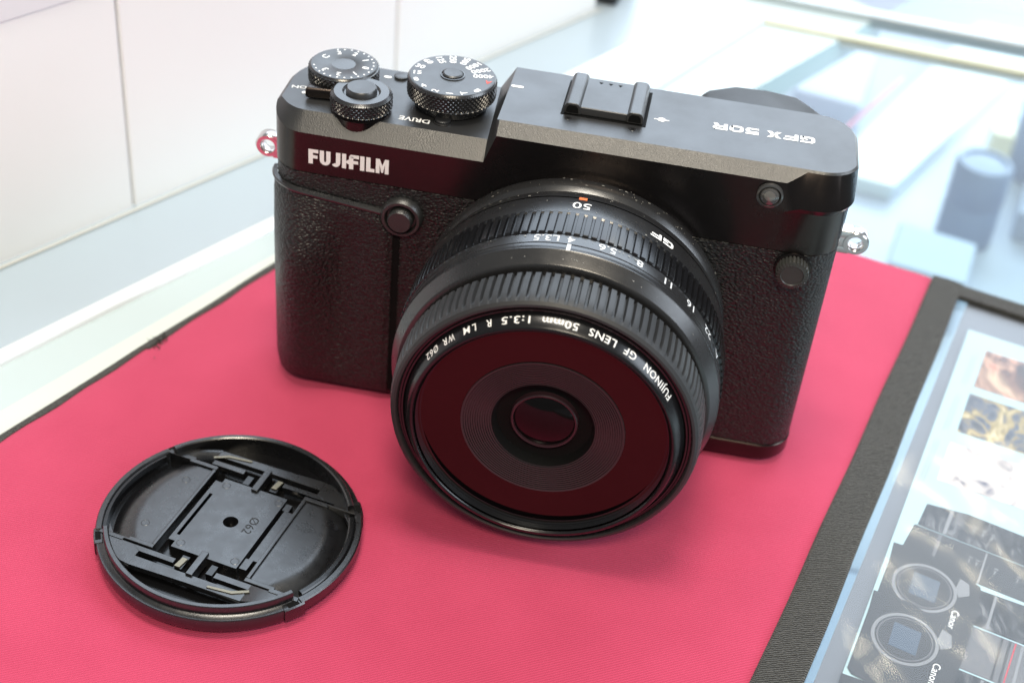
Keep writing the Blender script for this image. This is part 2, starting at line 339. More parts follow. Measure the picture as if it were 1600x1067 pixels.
# grey caption lines (too small to read in the photograph: rows of tiny strokes)
cap_ = MB(); random.seed(3)
for (u0, v0, v1) in ((4.6, 13, 30), (4.0, 36, 54), (2.6, 60, 80)):
    for q in range(2):
        v = v0 + q * 0
        while v < v1 - 1:
            l = random.uniform(.5, 1.1); cap_.prism([bq(u0 - q * 1.0 - .02 * (v - v0), v), bq(u0 - q * 1.0 + .75 - .02 * (v - v0), v), bq(u0 - q * 1.0 + .75 - .02 * (v - v0), v + l), bq(u0 - q * 1.0 - .02 * (v - v0), v + l)], ZP, ZP + .02); v += l + .45
cap_.build('caption_print', simple('grey_ink', (.38, .42, .50), .5), bro)
ink = simple('dark_photo_ink', (.03, .03, .033), .3); ink2 = simple('mid_photo_ink', (.11, .11, .12), .3); ink3 = simple('light_photo_ink', (.20, .205, .215), .3); inkb = simple('sensor_ink', (.035, .06, .10), .2)
# the printed group of cameras: lenses behind, bodies with open mounts in front
def pc(name, polys, z, mat, lab=None):
    m = MB()
    for p in polys: m.prism([bq(*q) for q in p], z, z + .015)
    o = m.build(name, mat, bro)
    if lab: tag(o, lab)
    return o
phk = photo_mat('print_dark_lenses', [(.36, (.008, .008, .01)), (.5, (.03, .03, .034)), (.58, (.08, .08, .085)), (.68, (.22, .22, .22))], .22, 21, .35)
pc('printed_lens', [[(5.6, 88.4), (17, 86.8), (36, 88), (70, 89), (70, 101), (30, 99), (5.0, 98)]], ZP, phk, 'upper dark telephoto lens printed behind the camera bodies')
pc('printed_lens', [[(4.2, 98.2), (30, 99.2), (70, 101.2), (70, 114), (22, 112), (3.0, 110)]], ZP, ink, 'second dark telephoto lens printed behind the camera bodies')
for q, (u0, v0, v1) in enumerate(((12, 87.6, 98), (14.5, 87.5, 98), (37, 88.4, 99.4), (46, 89, 100), (11, 98.8, 110.6), (24, 99.6, 112), (40, 100.6, 112.6))):
    pc('printed_ring', [[(u0, v0), (u0 + (.5 if q % 2 else 1.1), v0), (u0 + (.3 if q % 2 else .8), v1), (u0 - .2, v1)]], ZP + .02, ink3 if q in (0, 2, 5) else ink2)
for u0, v0 in ((19, 91), (21.5, 91.3), (24, 91.5), (20, 103), (22, 103.3), (27, 104), (33, 104)):
    pc('printed_scale', [[(u0, v0), (u0 + 1.2, v0), (u0 + 1.2, v0 + .4), (u0, v0 + .4)], [(u0 + .2, v0 + 1), (u0 + .6, v0 + 1), (u0 + .6, v0 + 2.4), (u0 + .2, v0 + 2.4)]], ZP + .03, ink3)
pc('printed_lens', [[(24, 114), (70, 113), (70, 128), (24, 127)]], ZP + .02, phk, 'third dark lens printed to the right of the bodies')
pc('printed_lens', [[(25, 127.5), (70, 128.5), (70, 144), (25, 143)]], ZP + .02, ink2, 'fourth lens printed to the right of the bodies, with a thin red ring')
pc('printed_lens', [[(25, 143.5), (70, 144.5), (70, 162), (25, 160)]], ZP + .02, phk, 'lowest lens printed to the right of the bodies')
for u0, v0, v1, mt in ((29, 114.2, 127, ink3), (34, 114.2, 127, ink), (36, 114, 127.2, ink), (33, 127.8, 143, ink), (35, 127.8, 143, ink), (38.2, 127.9, 143.2, ink3), (31, 144, 160, ink3), (34.5, 144, 160, ink), (36, 144, 160, ink)):
    pc('printed_ring', [[(u0, v0), (u0 + .7, v0), (u0 + .5, v1), (u0 - .2, v1)]], ZP + .04, mt)
pc('printed_ring', [[(36.6, 128), (36.95, 128), (36.3, 143), (35.95, 143)], [(36.9, 144.3), (37.2, 144.3), (36.7, 160.5), (36.4, 160.5)]], ZP + .045, simple('red_ink', (.5, .04, .06), .4))
def printed_body(du, dv, z, lab, name='Canon', sub='R5'):
    def T(p): return (p[0] + du, p[1] + dv)
    pc('printed_camera', [[T(q) for q in ((.2, 124.5), (10, 124.0), (17.5, 127), (19.5, 127.0), (24.5, 129.5), (25.5, 137), (25, 158), (19, 157), (2, 154.5), (.6, 153), (.6, 131))]], z, ink, lab)
    def ring(r, zz, mat, nm, sq=1.0): pc(nm, [[T((11.2 + r * math.cos(a) * .98, 134.6 + 2.4 + r * math.sin(a) * sq)) for a in [2 * pi * i / 40 for i in range(40)]]], zz, mat)
    ring(8.6, z + .016, ink3, 'printed_mount', 1.0); ring(7.7, z + .034, ink, 'printed_mount'); ring(7.2, z + .052, ink2, 'printed_mount'); ring(6.8, z + .07, ink, 'printed_mount')
    pc('printed_sensor', [[T(q) for q in ((7.6, 132.6), (14.6, 133.0), (14.8, 141.2), (7.8, 140.8))]], z + .088, inkb)
    pc('printed_viewfinder', [[T(q) for q in ((19.0, 129.0), (21.6, 130), (22.4, 134), (20, 136), (18.6, 133))]], z + .03, ink3)
    m = MB(); put_text(m, name, 2.7, lambda u, v: (*bq(*T((19.4 + v, 144.6 + u * 1.0))), z + .12), bold=.012); m.build('printed_lettering', WHITE, bro)
    m = MB(); put_text(m, sub, 1.5, lambda u, v: (*bq(*T((18.2 + u, 152.5 - v))), z + .12), bold=.01); m.build('printed_lettering', WHITE, bro)
printed_body(.6, -16.5, ZP + .05, 'upper printed camera body with its open lens mount')
printed_body(0, 3.5, ZP + .16, 'printed camera body with its open lens mount and blue sensor')
printed_body(-.5, 34.5, ZP + .27, 'lowest printed camera body, mostly cut off by the frame')
# clear sleeve on top, gently buckled
ORG[0] = Vector((*bq(60, 60), -.2)); mb = MB(); rows = []
for j in range(50):
    row = []
    for i in range(36):
        u = -9.5 + i * 170 / 35; v = -11 + j * 240 / 49; e = min(1, (u + 9.5) / 8, (v + 11) / 8)
        row.append(mb.vert((*bq(u, v), -.25 + e * (.35 + .32 * math.sin(u * .11 + v * .05) * math.sin(v * .09) + .25 * math.sin(v * .21 - u * .13)))))
    rows.append(row)
for a, b in zip(rows, rows[1:]): mb.loop_faces(a, b, False)
tag(mb.build('clear_sleeve', SLEEVE), 'clear buckled plastic sleeve covering the pale blue brochure', 'plastic sleeve')
# ================================================================== MIRRORLESS CAMERA  (body frame: x right, y back, z up from its base)
BZ = 1.3
ORG[0] = Vector((0, 17, 0))
body = thing('mirrorless_camera', 'black mirrorless camera with FUJIFILM lettering and a wide lens standing on the pink mat', 'camera', (0, 17, BZ))
HW = 73.9
def plan(o=0., yb=33.0, rf=9.0, rb=10.0, rbl=13.0, xs=()):
    """closed outline, counter-clockwise seen from above, starting at the front-left; extra x positions on front and back"""
    L = arc(-HW + rf, rf, rf - o, 180, 270, 14)
    fx = sorted(set([-60, -50, -40, -30, -19.5, -15.7, -8, 8, 30, 50, 57.0, 61.5] + list(xs)))
    L += [(x, o) for x in fx if -HW + rf + .2 < x < HW - rf - .2]
    L += arc(HW - rf, rf, rf - o, 270, 360, 14)
    L += arc(HW - rb, yb - rb, rb - o, 0, 90, 10)
    L += [(x, yb - o) for x in (50, 30, 8, -8, -15.7, -19.5, -35, -50)]
    L += arc(-HW + rbl, yb - rbl, rbl - o, 90, 180, 10); return L
def shell(rows, name, mat, cap0=True, cap1=True, bevel=0):
    m = MB(); R = [[m.vert((x, y, z)) for x, y in plan(o)] for o, z in rows]
    for a, b in zip(R, R[1:]): m.loop_faces(a, b)
    if cap0: m.face(*R[0][::-1])
    if cap1: m.face(*R[-1])
    return m.build(name, mat, body, bevel=bevel)
shell([(1.6, 0), (.6, .35), (.1, 1.2), (.0, 5.4), (.25, 5.7)], 'base_plate', PAINTF)
# leather wrap
m = MB(); xs = [x for x in range(-64, 64, 2)]
def leather_front(x, z): return 0.
R = []
for o, z in [(.6, 5.7), (.22, 6.0), (.18, 30), (.18, 55), (.2, 69.3), (.6, 69.5)]: R.append([m.vert((x, y, z)) for x, y in plan(o)])
for a, b in zip(R, R[1:]): m.loop_faces(a, b)
m.build('leather_wrap', LEATHER, body)
# grip panel: sculpted leather panel at the left front, with its raised top lip
def gripY(x, z):
    t = max(0, min(1, (z - 2) / 60)); top = 1 if z < 42 else max(0, (64.6 - z) / 22.6)
    top = top * top * (3 - 2 * top)
    b = math.exp(-((x + 65.5) / 7.0) ** 2) * 5.8 * (t ** .55) * top
    v = -math.exp(-((x + 53.0) / 4.5) ** 2) * 2.0 * t ** .5 * top
    side = 1 - math.exp(-((x + 38.7) / 1.2) ** 2)
    return -(.95 * side + b + v)
m = MB(); cols = []
path = []
for k in range(9): a = math.radians(180 + 90 * k / 9); path.append((-HW + 9 + 9 * math.cos(a), 9 + 9 * math.sin(a), math.cos(a), math.sin(a)))
for x in [-64.9 + i * (64.9 - 40.4) / 36 for i in range(37)]: path.append((x, 0, 0, -1))
ptop = lambda x: 64.6 + (x + 70) * -.105
for x, y, nx, ny in path:
    col = []
    zt = ptop(max(x, -70))
    if x > -44.2: zt -= 5.2 * ((x + 44.2) / 3.8) ** .6
    for j in range(33):
        z = 1.0 + (zt - 1.0) * j / 32
        g = -gripY(x if ny < -.5 else -64.9 - (1 + ny) * 6, min(z, 62)); e = min(1, (j + .001) / 1.5, (32 - j) / 1.2)
        if x < -64.91: g = .9 + (g - .9) * max(0, -ny) ** 2.5
        g = g * (e if j > 20 else max(e, .2)) * (1 if x < -41.5 else .6)
        col.append(m.vert((x + nx * g, y + ny * g, z)))
    cols.append(col)
for a, b in zip(cols, cols[1:]): m.loop_faces(a, b, False)
m.build('grip', LEATHER, body, smooth=60)
# lip line above grip
m = MB()
pr = []
for x, y, nx, ny in path[:-3]:
    z = ptop(max(x, -70)); pr.append([m.vert((x + nx * g, y + ny * g, z + dz)) for g, dz in ((.0, -.3), (1.15, -.5), (1.35, .1), (1.1, .55), (0, .7))])
for a, b in zip(pr, pr[1:]): m.loop_faces(a, b, False)
m.build('grip_lip', LENSP, body)
# slot beside the grip
MB().box(-40.2, -38.4, -.12, .6, 2.0, 56.5).build('front_slot', DARK, body)
# top cover with the chamfered, stepped front
m = MB()
def zwall(x, y):
    f = y < 16
    if f: a, b, lo, hi = -17.9, -15.1, 81.3, 89.3
    else: a, b, lo, hi = -19.5, -15.7, 84.4, 91.2
    t = max(0, min(1, (x - a) / (b - a))); return lo + (hi - lo) * t
OUT = plan(0, xs=(-21.5, -17.9, -15.1)); n0 = len(OUT)
rowsT = {k: [] for k in 'abcdef'}
top = []
for i, (x, y) in enumerate(OUT):
    ax, ay = OUT[i - 1]; bx, by = OUT[(i + 1) % n0]; t = Vector((bx - ax, by - ay)).normalized(); nrm = Vector((-t.y, t.x))   # inward
    lo = x < -16.6
    zt = 85.6 if lo else 92.2; zw = zwall(x, y); front = max(0, -(-nrm.y)) if False else max(0, nrm.y)
    ins = (4.1 if lo else 3.2) * front ** .7 + 1.0 * (1 - front)
    if front < .98: zw = zw + (zt - 1.0 - zw) * (1 - front) ** 1.2
    bulge = 0.
    if x > 57.5 and y < 17:                   # right corner: no chamfer, a rounded swelling instead
        q = min(1, (x - 57.5) / 4.0); zw = zw + (zt - .55 - zw) * q; ins = ins + (.7 - ins) * q; bulge = .0
    ins_w = 0.
    if x > 57.5 and y < 17: ins_w = 2.6 * min(1, (x - 57.5) / 4.0) * front   # upper wall stands back, swelling forward lower down
    P = Vector((x, y))
    def at(off, z): q = P + nrm * off; return m.vert((q.x, q.y, z))
    q = 0 if not (x > 57.5) else min(1, (x - 57.5) / 4.0) * (1 if y < 17 else max(0, 1 - (y - 17) / 8))
    rowsT['a'].append(at(.35, 69.4)); rowsT['b'].append(at(0, 69.9))
    rowsT['c'].append(at(0, 80.0 if not q else 80.0 + 1.6 * q)); 
    rowsT['d'].append(at(-.9 * q, 81.0 + 2.2 * q if q else 81.0))
    rowsT['e'].append(at(ins_w, zw)); rowsT['f'].append(at(max(ins, ins_w + .5), zt)); top.append((x, y, lo))
for a, b, k in zip('abcde', 'bcdef', (2, 2, 2, 2, 0)): m.cur = k; m.loop_faces(rowsT[a], rowsT[b])
m.cur = 0
F = rowsT['f']; low = [F[i] for i in range(n0) if top[i][2]]; high = [F[i] for i in range(n0) if not top[i][2]]
# order: low is contiguous across the wrap (ends at the back-left, starts at the front-left)
hi0 = next(i for i in range(n0) if not top[i][2]); hiN = max(i for i in range(n0) if not top[i][2])
low = [F[i % n0] for i in range(hiN + 1, n0 + hi0)]
high = [F[i] for i in range(hi0, hiN + 1)]
m.cur = 1; m.face(*low); m.face(*high); m.face(high[0], high[-1], low[0], low[-1]); m.cur = 0
tc = m.build('top_cover', PAINT, body, extra=(DECKM, PAINTF), smooth=24)
# smooth front fascia set a hair proud of the top cover (carries the lettering)
m = MB(); K = 21.1 / 667
def lp(*p): m.face(*[m.vert((-63.1 + x * K, -.06, 72.65 + y * 4.25 + x * K * .022)) for x, y in p])
def lr(x0, x1, y0, y1): lp((x0, y0), (x1, y0), (x1, y1), (x0, y1))
lr(0, 37, 0, 1); lr(37, 82, .76, 1); lr(37, 76, .38, .60)
def cup(x0, x1, w, left=True, hook=None):
    c = (x0 + x1) / 2; R = (x1 - x0) / 2; ry = .36
    o = [(c - R * math.cos(t), ry - ry * math.sin(t)) for t in [pi * i / 14 for i in range(15)]]
    inn = [(c - (R - w) * math.cos(t), ry - (ry - .23) * math.sin(t)) for t in [pi * i / 14 for i in range(15)]]
    for k in range(14):
        if hook is not None and k < hook: continue
        lp(o[k], o[k + 1], inn[k + 1], inn[k])
cup(94, 184, 36); lr(94, 130, .36, 1); lr(148, 184, .36, 1)
cup(188, 266, 37, hook=3); lr(229, 266, .36, 1)
lr(280, 314, 0, 1); lp((314, .52), (338, .66), (338, .30), (314, .40)); lr(338, 374, 0, .86); lp((338, .86), (374, .76), (374, 1), (352, 1)); lr(374, 420, .76, 1); lr(374, 414, .38, .60)
lr(430, 466, 0, 1); lr(480, 516, 0, 1); lr(516, 550, 0, .24)
lr(560, 592, 0, 1); lr(635, 667, 0, 1); lp((592, 1), (592, .62), (606, .06), (614, .06), (614, .55)); lp((635, 1), (614, .55), (614, .06), (621, .06), (635, .62))
m.build('lettering', WHITE, body)
def wide(mb, txt, h, fn, W=1.45, gap=.22, sp=.9):
    """extended square capitals; fn maps (u, v); returns the total width"""
    t, q = .24 * h, .34 * h; x = 0.
    def r(a, b, c, d): base = [mb.vert(fn(*p)) for p in ((a, c), (b, c), (b, d), (a, d))]; mb.face(*base)
    def poly(*p): mb.face(*[mb.vert(fn(*k)) for k in p])
    for ch in txt:
        w = W * h
        if ch == ' ': x += sp * h; continue
        m_ = h / 2
        if ch == 'G': poly((x + q * .7, h), (x + w, h), (x + w, h - t), (x + q, h - t)); poly((x + q * .7, h), (x + q, h - t), (x + q, t), (x + q * .7, 0), (x, t), (x, h - t)); poly((x + q * .7, 0), (x + q, t), (x + w - q, t), (x + w - q, 0)); r(x + w - q, x + w, 0, m_ + t * .35); r(x + w * .52, x + w - q, m_ - t * .5, m_ + t * .35)
        elif ch == 'F': r(x, x + q, 0, h); r(x + q, x + w, h - t, h); r(x + q, x + w * .9, m_ - t * .7, m_ + t * .3)
        elif ch == 'X': poly((x, 0), (x + q * 1.3, 0), (x + w, h), (x + w - q * 1.3, h)); poly((x, h), (x + q * 1.3, h), (x + w * .5 + q * .3, m_ + t * .4), (x + w * .5 - q * .75, m_ - t * .1)); poly((x + w, 0), (x + w - q * 1.3, 0), (x + w * .5 - q * .3, m_ - t * .4), (x + w * .5 + q * .75, m_ + t * .1))
        elif ch == '5': w *= .9; r(x, x + w, h - t, h); r(x, x + q, m_, h - t); r(x + q, x + w * .86, m_, m_ + t * .8); poly((x + w * .86, m_ + t * .8), (x + w, m_), (x + w, t * .8), (x + w * .86, 0), (x + w - q, t), (x + w - q, m_)); r(x, x + w * .86, 0, t * .9)
        elif ch == '0': w *= .95; r(x + t, x + w - t, h - t, h); r(x + t, x + w - t, 0, t); poly((x, t), (x + t, 0), (x + q, t), (x + q, h - t), (x + t, h), (x, h - t)); poly((x + w, t), (x + w - t, 0), (x + w - q, t), (x + w - q, h - t), (x + w - t, h), (x + w, h - t))
        elif ch == 'R': r(x, x + q, 0, h); r(x + q, x + w * .86, h - t, h); r(x + q, x + w * .86, m_ - t * .6, m_ + t * .3); poly((x + w * .86, h), (x + w, h - t), (x + w, m_ + t * .4), (x + w * .86, m_ - t * .6), (x + w - q, m_), (x + w - q, h - t)); poly((x + w * .55, m_ - t * .6), (x + w * .82, m_ - t * .6), (x + w, 0), (x + w - q * 1.2, 0))
        x += w + gap * h
    return x - gap * h
def deck(txt, size, cx, cy, z, rot=pi, mat=WHITE, name='lettering', **kw):
    mm = MB(); c, s_ = math.cos(rot), math.sin(rot)
    put_text(mm, txt, size, lambda u, v: (cx + (u * c - (v - size * .34) * s_), cy + (u * s_ + (v - size * .34) * c), z), **kw); return mm.build(name, mat, body)
mm = MB(); wide(mm, 'GFX 50R', 2.75, lambda u, v: (62.9 - u * .985, 19.3 - v * 1.15 - u * .012, 92.26), W=1.36, gap=.2, sp=.55); mm.build('lettering', WHITE, body)
deck('DRIVE', 2.7, -37.5, 7.8, 85.66, bold=.045, xs=1.12)
deck('ON', 2.0, -69.9, 15.0, 85.66, bold=.03, xs=1.3, rot=pi + .15)
def mark(pts, z, mat=WHITE): return MB().prism(pts, z, z + .05).build('index_mark', mat, body)
mark(arc(-67.9, 12.6, .65, 0, 360, 12)[:-1], 85.62); mark(rrect(-65.4, -63.5, 13.6, 14.5, .4), 85.62)
mark(rrect(-50.4, -48.4, 27.2, 28.3, .5), 85.62); mark(rrect(-15.4, -12.2, 21.0, 22.0, .45), 92.22)
mark(arc(24.2, 16.1, 1.0, 0, 360, 16)[:-1], 92.22); mark([(22.3, 15.95), (26.1, 15.95), (26.1, 16.3), (22.3, 16.3)], 92.20)
# dials
def knurled(cx, cy, prof, r0, n=60, amp=.28, z0=0, z1=1):
    """lathe around z with a diamond knurl between z0 and z1"""
    N = n * 8; mm = MB()
    zs = [z0 + (z1 - z0) * i / 26 for i in range(27)]
    P = [p for p in prof if p[1] < z0] + [(r0, z) for z in zs] + [p for p in prof if p[1] > z1]
    def mod(a, r, h):
        if not (z0 <= h <= z1): return r
        f = min(1, (h - z0) / .4 + .25, (z1 - h) / .4 + .25); k = (h - z0) / r0 * n / 2
        s1 = abs(math.sin(a * n / 2 + k)); s2 = abs(math.sin(a * n / 2 - k))
        return r - amp * f * (1 - min(s1, s2) * 1.25)
    mm.lathe(P, N, lambda r, a, h: (cx + r * math.cos(a), cy + r * math.sin(a), h), mod=mod); return mm
def dialtext(cx, cy, z, items, r, size, a0, step, mat=WHITE, parent=None, radial=True, bold=.03):
    mm = MB()
    for i, t in enumerate(items):
        if not t: continue
        a = math.radians(a0 + i * step); o = (math.cos(a), math.sin(a))
        if radial: fn = lambda u, v: (cx + o[0] * (r - u) + o[1] * (v - size * .35), cy + o[1] * (r - u) - o[0] * (v - size * .35), z)
        else: fn = lambda u, v: (cx + o[0] * (r - size * .7 + v) + o[1] * u, cy + o[1] * (r - size * .7 + v) - o[0] * u, z)
        put_text(mm, t, size, fn, bold=bold, align='LEFT' if radial else 'CENTER', xs=1.05)
    return mm.build('numerals', mat, parent)
# shutter-speed dial
D3 = (-30.4, 18.8)
d3 = knurled(*D3, [(8.5, 85.4), (9.4, 86.2), (9.6, 87.6), (10.9, 88.7), (11.35, 93.4), (11.0, 93.85), (3.3, 93.9)], 11.5, 56, .5, 89.0, 93.2).build('shutter_dial', KNURL, body, smooth=22)
MB().lathe([(10.9, 93.8), (10.8, 93.98), (3.2, 93.98)], 72, lambda r, a, h: (D3[0] + r * math.cos(a), D3[1] + r * math.sin(a), h)).build('dial_face', DECKM, d3)
MB().lathe([(3.25, 93.9), (3.2, 94.25), (2.9, 94.3), (2.75, 93.99)], 40, lambda r, a, h: (D3[0] + r * math.cos(a), D3[1] + r * math.sin(a), h), cap=False).build('button_ring', CHROME if False else KNURL, d3)
MB().lathe([(2.6, 93.8), (2.55, 94.5), (2.2, 94.75), (.01, 94.55)], 40, lambda r, a, h: (D3[0] + r * math.cos(a), D3[1] + r * math.sin(a), h)).build('lock_button', DECKM, d3)
dialtext(*D3, 94.03, ['', '4000', '2000', '1000', '500', '250', '125', '60', '30', '15', '8', '4', '2', '1', 'T', 'B'], 10.5, 2.5, -9, 22.0, parent=d3, bold=.045)
dialtext(*D3, 94.03, ['A'], 10.3, 2.3, -6, 0, RED, d3)
# exposure compensation dial
D1 = (-59.5, 20.4); d1 = knurled(*D1, [(7, 85.4), (8.2, 86.4), (8.7, 86.9), (8.9, 91.0), (8.6, 91.35), (8.4, 91.4)], 9.2, 46, .45, 87.2, 90.9).build('compensation_dial', KNURL, body, smooth=22)
MB().lathe([(8.6, 91.3), (8.5, 91.5), (3.2, 91.5), (3.0, 91.36), (.01, 91.36)], 72, lambda r, a, h: (D1[0] + r * math.cos(a), D1[1] + r * math.sin(a), h)).build('dial_face', DECKM, d1)
dialtext(*D1, 91.55, ['C', '3', '2', '1', '0', '1', '2', '3'], 6.9, 2.5, 158, -41, parent=d1, radial=False, bold=.045)
mm = MB()
for i in range(3, 24):
    a = math.radians(158 - i * 13.66); mm.lathe([(.01, 0.03), (.26, .03), (.26, 0)], 8, lambda r, b, h: (D1[0] + 7.75 * math.cos(a) + r * math.cos(b), D1[1] + 7.75 * math.sin(a) + r * math.sin(b), 91.52 + h))
mm.build('dial_dots', WHITE, d1)
# front command dial around the release, with its cut-out in the chamfer
D2 = (-51.7, 8.7)
def L2(prof, n=64, cap=True, c=D2): return MB().lathe(prof, n, lambda r, a, h: (c[0] + r * math.cos(a), c[1] + r * math.sin(a), h), cap=cap)
L2([(6.9, 79.9), (7.1, 80.6), (7.1, 85.5), (7.8, 85.9), (6.6, 86.4), (6.2, 87)]).build('dial_well', PAINTF, body)
d2 = knurled(*D2, [(6.6, 86.0), (7.3, 86.5), (7.55, 90.5), (7.0, 90.95), (4.9, 91.0), (4.4, 90.4), (4.3, 89.8)], 7.9, 40, .45, 86.9, 90.3).build('release_dial', KNURL, body, smooth=22)
L2([(4.0, 89.6), (3.95, 91.7), (3.6, 92.15), (2.2, 92.05), (.01, 91.85)], 48).build('shutter_button', DECKM, d2)
# power lever
m = MB(); m.prism([(-66.9, 9.3), (-66.2, 12.6), (-60.6, 13.6), (-59.0, 10.2)], 85.9, 88.9); m.build('power_lever', PAINTF, body, bevel=.7)
# small buttons
L2([(2.6, 85.4), (2.6, 85.9), (2.35, 86.0), (2.3, 85.7)], 32, False, (-30.4, 9.2)).build('button_collar', KNURL, body)
L2([(2.1, 85.4), (2.05, 86.4), (1.7, 86.6), (.01, 86.5)], 32, True, (-30.4, 9.2)).build('drive_button', DECKM, body)
L2([(1.9, 85.4), (1.85, 86.2), (1.5, 86.35), (.01, 86.3)], 32, True, (-46.0, 28.6)).build('top_button', DECKM, body)
# hot shoe with its cover
m = MB(); m.box(-1.0, 20.6, 11.0, 29.4, 92.22, 92.32); m.build('shoe_recess', DARK, body)
hs = MB().box(3.2, 16.3, 11.6, 28.0, 92.3, 94.6).build('shoe_cover', DECKM, body, bevel=.35)
for x0, x1 in ((-.3, 4.0), (15.5, 19.8)):
    prof = [(x0, 92.5), (x1, 92.5), (x1, 94.4), (x1 - .5, 95.2), (x1 - 1.2, 95.5), (x0 + 1.2, 95.5), (x0 + .5, 95.2), (x0, 94.4)]
    m = MB(); m.prism(prof, 11.2, 28.4, lambda x, z, y: (x, y, z)); m.build('shoe_rail', PAINT, hs, bevel=.25)
    m = MB(); m.prism([(x0 + .5, 92.9), (x1 - .5, 92.9), (x1 - .7, 94.3), (x1 - 1.3, 94.9), (x0 + 1.3, 94.9), (x0 + .7, 94.3)], 11.12, 11.2, lambda x, z, y: (x, y, z)); m.build('rail_end', DARK, hs)
for i in range(3): MB().prism([(6.7 + i * 2.5, 26.2), (7.8 + i * 2.5, 26.2), (7.25 + i * 2.5, 25.2)], 94.6, 94.65).build('shoe_mark', DARK, hs)
for cx, cy in ((1.2, 10.4 - 1.0), (17.6, 9.0)):
    L2([(1.0, 92.22), (.9, 92.3), (.5, 92.26)], 20, True, (cx, cy)).build('screw', KNURL, body); L2([(.45, 92.3), (.01, 92.31)], 6, True, (cx, cy)).build('screw_socket', DARK, body)
# eyecup behind
ey = [(31, 72), (32.3, 84.8), (35.0, 87.3), (41.9, 89.6), (50.4, 89.9), (58.3, 89.2), (62.6, 87), (66.6, 84.6), (68.5, 81), (68.5, 72)]
MB().prism(ey, 33.5, 47, lambda x, z, y: (x, y, z)).build('eyecup', RUBBER, body, bevel=2.2, seg=4)
MB().box(-58, 26, 32.8, 36.5, 8, 66).build('rear_screen', GLOSSB, body, bevel=1)
# strap lugs
for s_, cx, cz in ((-1, -78.9, 66.1), (1, 78.9, 65.8)):
    m = MB(); m.lathe([(1.75, 15.6), (1.75, 18.4), (2.1, 18.9), (3.1, 18.9), (3.5, 18.4), (3.5, 15.6), (3.1, 15.1), (2.1, 15.1), (1.75, 15.6)], 40, lambda r, a, h: (cx + r * math.cos(a), h, cz + r * math.sin(a)), cap=False)
    o = m.build('strap_lug', CHROME, body)
    m = MB(); x0, x1 = (cx + 1.2, cx + 6) if s_ < 0 else (cx - 6, cx - 1.2)
    m.box(min(x0, x1), max(x0, x1), 15.2, 18.8, cz + 1.2, cz + 3.45); m.box(min(x0, x1), max(x0, x1), 15.2, 18.8, cz - 3.45, cz - 1.2)
    xa = cx + 2.2 if s_ < 0 else cx - 5; m.box(xa, xa + 2.8, 15.25, 18.75, cz - 2, cz + 2)
    m.build('lug_arm', CHROME, o, bevel=.3)
# front button, AF lamp, flash terminal cap
def YL(prof, c, n=48, cap=True, mod=None): return MB().lathe(prof, n, lambda r, a, h: (c[0] + r * math.cos(a), -h, c[1] + r * math.sin(a)), cap=cap, mod=mod)
fb = YL([(5.6, -.2), (5.5, 1.5), (5.0, 2.1), (4.3, 2.1), (3.9, 1.4), (3.8, .6)], (-38.0, 61.3)).build('button_housing', PAINT, body)
YL([(3.4, .5), (3.3, 3.0), (2.9, 3.5), (.01, 3.5)], (-38.0, 61.3), mod=lambda a, r, h: r - (.12 * abs(math.sin(a * 20)) if r > 3.1 else 0), n=120).build('front_button', PAINT, fb)
af = YL([(3.3, -.1), (3.25, .9), (2.8, 1.1), (2.55, .7), (2.5, -.0)], (53.5, 85.4), cap=False).build('lamp_bezel', simple('smoked_bezel', (.12, .12, .12), .15, .6), body)
YL([(2.6, .0), (2.2, 1.25), (1.2, 1.75), (.01, 1.85)], (53.5, 85.4)).build('focus_lamp', simple('clear_lamp_lens', (.30, .30, .30), .04, 0, None, coat=1., trans=.75), af)
YL([(1.2, .3), (.01, .35)], (53.5, 85.4)).build('lamp_bulb', simple('amber_bulb', (.75, .72, .62), .3), af)
cp_ = YL([(4.7, -.2), (4.65, .5), (4.4, .6)], (63.0, 65.2)).build('terminal_collar', PAINTF, body)
YL([(4.15, .3), (4.2, 2.6), (4.0, 3.3), (2.9, 3.55), (2.7, 3.3), (.01, 3.3)], (63.0, 65.2), n=26 * 6, mod=lambda a, r, h: r - (.38 * (math.sin(a * 26) > .1) if r > 3.9 else 0)).build('terminal_cap', simple('ribbed_cap_rubber', (.035, .036, .034), .38), cp_, smooth=30)
# ------------------------------------------------------------------ the lens
LX, LZ = 9.1, 41.45
def LP(r, a, d): r *= .978; return (LX + r * math.sin(a), -d, LZ + r * math.cos(a))
def LL(prof, n=180, cap=False, mod=None): return MB().lathe(prof, n, LP, cap=cap, mod=mod)
lens = LL([(40.2, -.3), (40.8, .6), (40.9, 1.6), (41.0, 3.0), (40.6, 4.2), (39.9, 5.4), (40.9, 7.2), (41.3, 9.6), (41.45, 10.2)], 220).build('lens_barrel', LENSP, body)
lens['label'] = 'wide black lens barrel mounted on the camera, marked 50 and GF'
LL([(40.95, 10.2), (40.95, 10.55), (41.45, 10.6), (41.65, 11.2), (41.65, 17.6), (41.2, 18.0)], 220).build('rear_band', LENSP, lens)
def ribs(n, depth, duty, d0, d1, fall=0):
    def f(a, r, d):
        if not (d0 - .01 <= d <= d1 + .01): return r
        x = (a / (2 * pi) * n) % 1.0; g = 1 if x > duty else 0
        k = 1 if not fall or d < d1 - fall else max(0, (d1 - d) / fall)
        return r - depth * g * k
    return f
nr = 124
LL([(41.0, 17.9), (42.0, 18.05), (42.35, 18.4), (42.4, 19.4), (42.4, 26.0), (42.3, 27.2), (41.9, 27.5), (41.3, 27.6)], nr * 12, mod=lambda a, r, d: (r if d < 18 or d > 27.45 else ribs(nr, .75, .62, 18.0, 27.45)(a, r, d))).build('aperture_ring', LENSG, lens, smooth=30)
